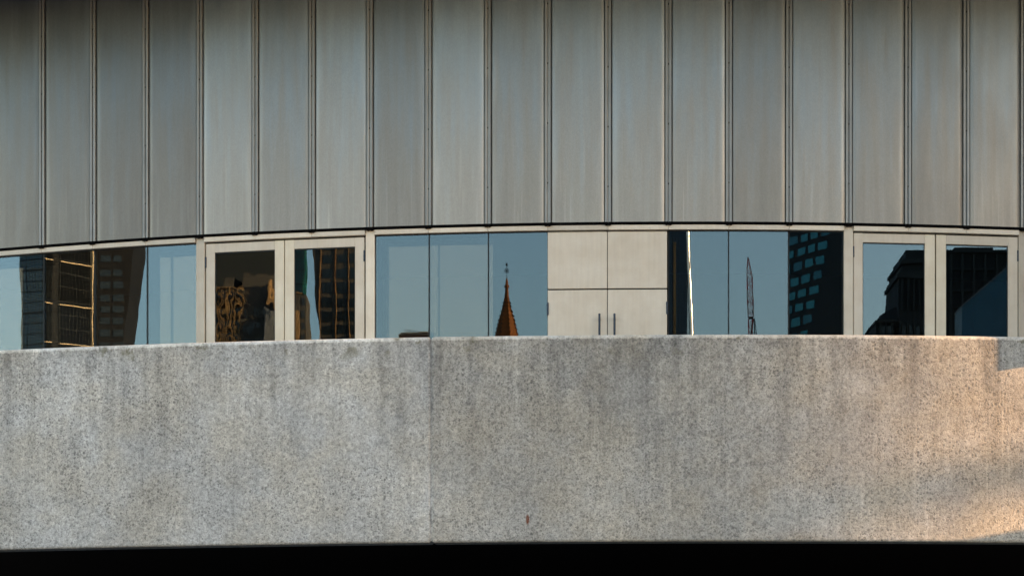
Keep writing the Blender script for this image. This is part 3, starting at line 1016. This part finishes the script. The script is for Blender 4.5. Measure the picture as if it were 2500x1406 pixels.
link('a_frame', mb.mesh('a_frame', M['iron']), t)
mb = MB()
mb.lathe([(0.8 * s, v.z(633)), (1.5 * s, v.z(631)), (1.2 * s, v.z(628)), (0.3 * s, v.z(625.5))], 8, -6 * s)
link('jib_tip', mb.mesh('jib_tip', M['iron']), t)
mb = MB()
mb.box(4 * s, 8 * s, -s, s, v.z(764), v.z(758))
link('hook_block', mb.mesh('hook_block', M['iron']), t)

# --- dark block with teal windows
v = View('C3', 740)
s = v.k
yaw = R_(64)
t = thing('office_block', 'near black office block with rows of slanting teal windows', 'building', v.at(2012), v.rz + yaw)
s2 = s / math.cos(yaw)
solid('tower_body', M['slate_stone'], t, [(-60, 8, -22, 0, 0, v.z(500))])
mbw = MB()
ww = 17 * s2
mbw.box(-ww / 2, ww / 2, -0.05, 0.12, 0, 19 * s)
TW = [mbw.mesh('window', M[q_]) for q_ in ('teal_glass', 'teal_glass', 'teal_glass_dim')]
for r in range(14):
    py = 590 + (r - 2) * 34.0
    x_end = -(py - 590) * 0.20
    for c in range(9):
        x = x_end - c * 24.0
        if c * 24 > 130:
            continue
        link('window', TW[(r * 5 + c * 7 + r * c) % 3], t, (x * s2, 0, v.z(py + 19)))

# --- ornate dark stone building in the last doors
v = View('EL', 430)
s = v.k
t = thing('victorian_building', 'dark ornate stone building with stepped cornices silhouetted on the sky', 'building', v.at(2190), v.rz)
def mass(name, x0, x1, p0, p1, mat, y=0.0, d=14):
    return solid(name, mat, t, [((x0 - 2190) * s, (x1 - 2190) * s, -d, y, v.z(p0), v.z(p1))])
mass('wing', 2140, 2300, 2000, 788, M['slate_stone'])
mass('cornice', 2137, 2300, 788, 781, M['slate_trim'], 0.5)
mb = MB()
mb.rings([[((x - 2190) * s, y, z) for (x, y, z) in ((2140, 0.2, v.z(781)), (2300, 0.2, v.z(781)), (2300, -14, v.z(781)), (2140, -14, v.z(781)))],
          [((x - 2190) * s, y, z) for (x, y, z) in ((2150, -0.5, v.z(768)), (2300, -0.5, v.z(768)), (2300, -13, v.z(768)), (2150, -13, v.z(768)))],
          [((x - 2190) * s, y, z) for (x, y, z) in ((2186, -1.5, v.z(748)), (2300, -1.5, v.z(748)), (2300, -12, v.z(748)), (2186, -12, v.z(748)))]])
link('mansard_roof', mb.mesh('mansard_roof', M['slate_stone']), t)
mass('pavilion', 2192, 2300, 2000, 682, M['slate_stone'], 0.6)
mass('cornice', 2187, 2300, 682, 674, M['slate_trim'], 1.1)
mass('cornice', 2192, 2300, 674, 664, M['slate_trim'], 0.8)
mass('attic', 2201, 2300, 664, 645, M['slate_stone'], 0.3)
mass('cornice', 2196, 2300, 645, 638, M['slate_trim'], 0.8)
mass('pediment', 2200, 2300, 638, 633, M['slate_trim'], 0.5)
mass('parapet_block', 2210, 2300, 633, 611, M['slate_stone'], 0.2)
for q, px in enumerate((2198, 2212, 2228, 2242, 2256)):
    mass('pilaster', px, px + 4, 760, 684, M['slate_trim'], 1.0)
for q, px in enumerate((2150, 2164, 2178, 2194, 2212, 2230, 2246)):
    mass('pilaster', px, px + 4, 900, 790, M['slate_trim'], 0.9)
wins(t, [(p - 2190) * s for p in (2159, 2173, 2205, 2222, 2239)], [v.z(p) for p in (825, 870)], 8 * s, 26 * s, 0.65, M['window_grey'])

v = View('ER', 430)
s = v.k
t = thing('stone_building', 'tall dark stone facade mirrored behind the sloping blue wall', 'building', v.at(2385), v.rz)
def mass2(name, x0, x1, p0, p1, mat, y=0.0, d=14):
    return solid(name, mat, t, [((x0 - 2385) * s, (x1 - 2385) * s, -d, y, v.z(p0), v.z(p1))])
mass2('wall', 2300, 2480, 2000, 618, M['slate_stone'])
mass2('cornice', 2296, 2484, 618, 612, M['slate_trim'], 0.7)
mass2('parapet_block', 2330, 2425, 612, 604, M['slate_stone'])
for py in (660, 712, 752):
    mass2('string_course', 2300, 2480, py, py - 4, M['slate_trim'], 0.4)
for px in (2318, 2346, 2374, 2402, 2430, 2458):
    mass2('pilaster', px, px + 6, 900, 620, M['slate_trim'], 0.5)

v = View('ER', 190)
s = v.k
t = thing('clad_wing', 'teal blue panelled wing with a sloping top edge mirrored in the last door', 'building', v.at(2400), v.rz)
def wedge_piece(x0, x1, mat, name, dz=0.0, y=0.0):
    zt = lambda x: v.z(745 - (x - 2348) * 0.855) - dz
    mb = MB()
    mb.rings([[((x - 2400) * s, y, 0), ((x - 2400) * s, y, zt(x)), ((x - 2400) * s, y - 3, zt(x)), ((x - 2400) * s, y - 3, 0)] for x in (x0, x1)])
    return link(name, mb.mesh(name, mat), t)
for x0, x1 in ((2348.5, 2375.6), (2376.2, 2428.6), (2429.2, 2482)):
    wedge_piece(x0, x1, M['teal_cladding'], 'cladding_panel', 0.06)
mb = MB()
zt = lambda x: v.z(745 - (x - 2348) * 0.855)
mb.rings([[((x - 2400) * s, 0.04, zt(x) - 0.10), ((x - 2400) * s, 0.04, zt(x)), ((x - 2400) * s, -3.1, zt(x)), ((x - 2400) * s, -3.1, zt(x) - 0.10)] for x in (2347.5, 2483)])
link('coping', mb.mesh('coping', M['grey_stone']), t)

# --- the rest of the skyline, between the directions the panes face from the pavement
mb = MB()
mb.box(-1.1, 1.1, -0.05, 0.12, 0, 2.0)
SKYWIN = [mb.mesh('window', M[q_]) for q_ in ('window_grey', 'window_dark', 'blue_glass')]
for n_, (key, dpx, T, w, top, mat, look) in enumerate((
        ('P0', -300, 900, 26, 560, 'brown_stone', 'broad brown tower'), ('P3', -290, 980, 24, 520, 'slate_stone', 'narrow black tower'),
        ('DL', -330, 940, 28, 600, 'grey_stone', 'wide pale grey tower'), ('DR', 330, 1000, 22, 640, 'blue_glass', 'slim blue tower'),
        ('B2', 300, 980, 26, 590, 'brown_dark', 'dark brown tower'), ('B3', 300, 1040, 24, 680, 'grey_stone', 'short pale grey tower'),
        ('C1', 290, 1020, 28, 610, 'navy_glass', 'broad navy tower'), ('C3', 300, 1060, 26, 570, 'slate_trim', 'tall charcoal tower'),
        ('EL', 320, 980, 24, 650, 'brown_stone', 'low brown tower'))):
    v = View(key, T)
    p_, th_ = PANES[key]
    pc = 1250 + p_.x / p_.y * F
    t = thing('distant_tower', look + ' with a regular window grid far off in the city', 'tower', v.at(pc + dpx), v.rz, 'distant towers of the skyline')
    H_ = v.z(top)
    solid('tower_body', M[mat], t, [(-w / 2, w / 2, -20, 0, 0, H_)])
    solid('plant_room', M['roof_grey'], t, [(-w / 4, w / 4, -14, -4, H_, H_ + 4)])
    nc = int(w // 4.2)
    for a in range(nc):
        for b in range(11):
            link('window', SKYWIN[(a * 3 + b * 5 + n_) % 3], t, ((a - (nc - 1) / 2) * 4.0, 0, H_ - 5 - 4.2 * b))

# ------------------------------------------------------------------ unseen blockers added sunward to shape the shade on the wall
def sunward(px, py, dist):
    th = arc(px, 0, RP, XP, YP)
    q = on_par(th, 0, 0)
    q.z = (HORIZON - py) * q.y / F + ZC
    return q + SUN * dist
side = Vector((math.sin(sb), math.cos(sb), 0))          # level, across the sun's rays
rz_sun = math.atan2(side.y, side.x) - math.pi / 2
cmat('blocker_grey', (0.20, 0.20, 0.19), 0.6)

q = sunward(2434, 903, 1.25)  # invented blade, casts the corner shadow on the parapet top
t = thing('shadow_blade', 'narrow grey metal sign on a post, added to shade the parapet corner', 'blocker', (q.x, q.y, 0), rz_sun)
solid('blade', M['blocker_grey'], t, [(0, 0.08, 0, 0.9, q.z, q.z + 0.5)])
solid('post', M['blocker_grey'], t, [(0.085, 0.18, 0.7, 0.8, 0, q.z + 0.5)])
q = sunward(2500, 1000, 14.0) + side * 0.25  # added screen, keeps direct sun off the metal wall
t = thing('sun_screen', 'plain grey block added out of view to shade the round hall', 'building', (q.x, q.y, 0), rz_sun)
solid('wall', M['blocker_grey'], t, [(0, 8, 0, 14, 0, 14.5)])
solid('roof', M['roofing'], t, [(-0.1, 8.1, 0, 14.1, 14.51, 14.9)])

q = sunward(2500, 1300, 6.0)  # made-up low wall, shadows the parapet's lower right
t = thing('low_shade_wall', 'thick low concrete wall added to shade the parapet foot', 'wall', (q.x, q.y, 0), rz_sun)
solid('wall', M['concrete'], t, [(0, 0.5, -2.0, 2.2, 0, q.z)], 0.02)
solid('coping', M['grey_stone'], t, [(-0.03, 0.53, -2.0, 2.2, q.z + 0.001, q.z + 0.03)])

q = sunward(1740, 1000, 30.0)  # added mass, its penumbra fades the sun leftwards
t = thing('sun_fade_block', 'tall brown block added out of view to fade the sunlight', 'building', (q.x, q.y, 0), rz_sun)
solid('wall', M['brown_stone'], t, [(0, 20, -16, 0, 0, 42)])
wins(t, [2 + 4 * a for a in range(5)], [4 + 6 * a for a in range(6)], 2.0, 3.2, 0.0, M['window_dark'])

q = sunward(2420, 1165, 62.0)  # invented beam, lays a soft dim band across the parapet
t = thing('shadow_beam', 'steel gantry beam on two posts added to cast a soft shadow band', 'baffle', (q.x, q.y, 0), rz_sun)
solid('beam', M['iron'], t, [(-0.2, 0.2, -7, 7, q.z - 0.16, q.z + 0.16)])
solid('post', M['iron'], t, [(-0.15, 0.15, 7.0, 7.3, 0, q.z + 0.2)])
solid('post', M['iron'], t, [(-0.15, 0.15, -7.3, -7.0, 0, q.z + 0.2)])
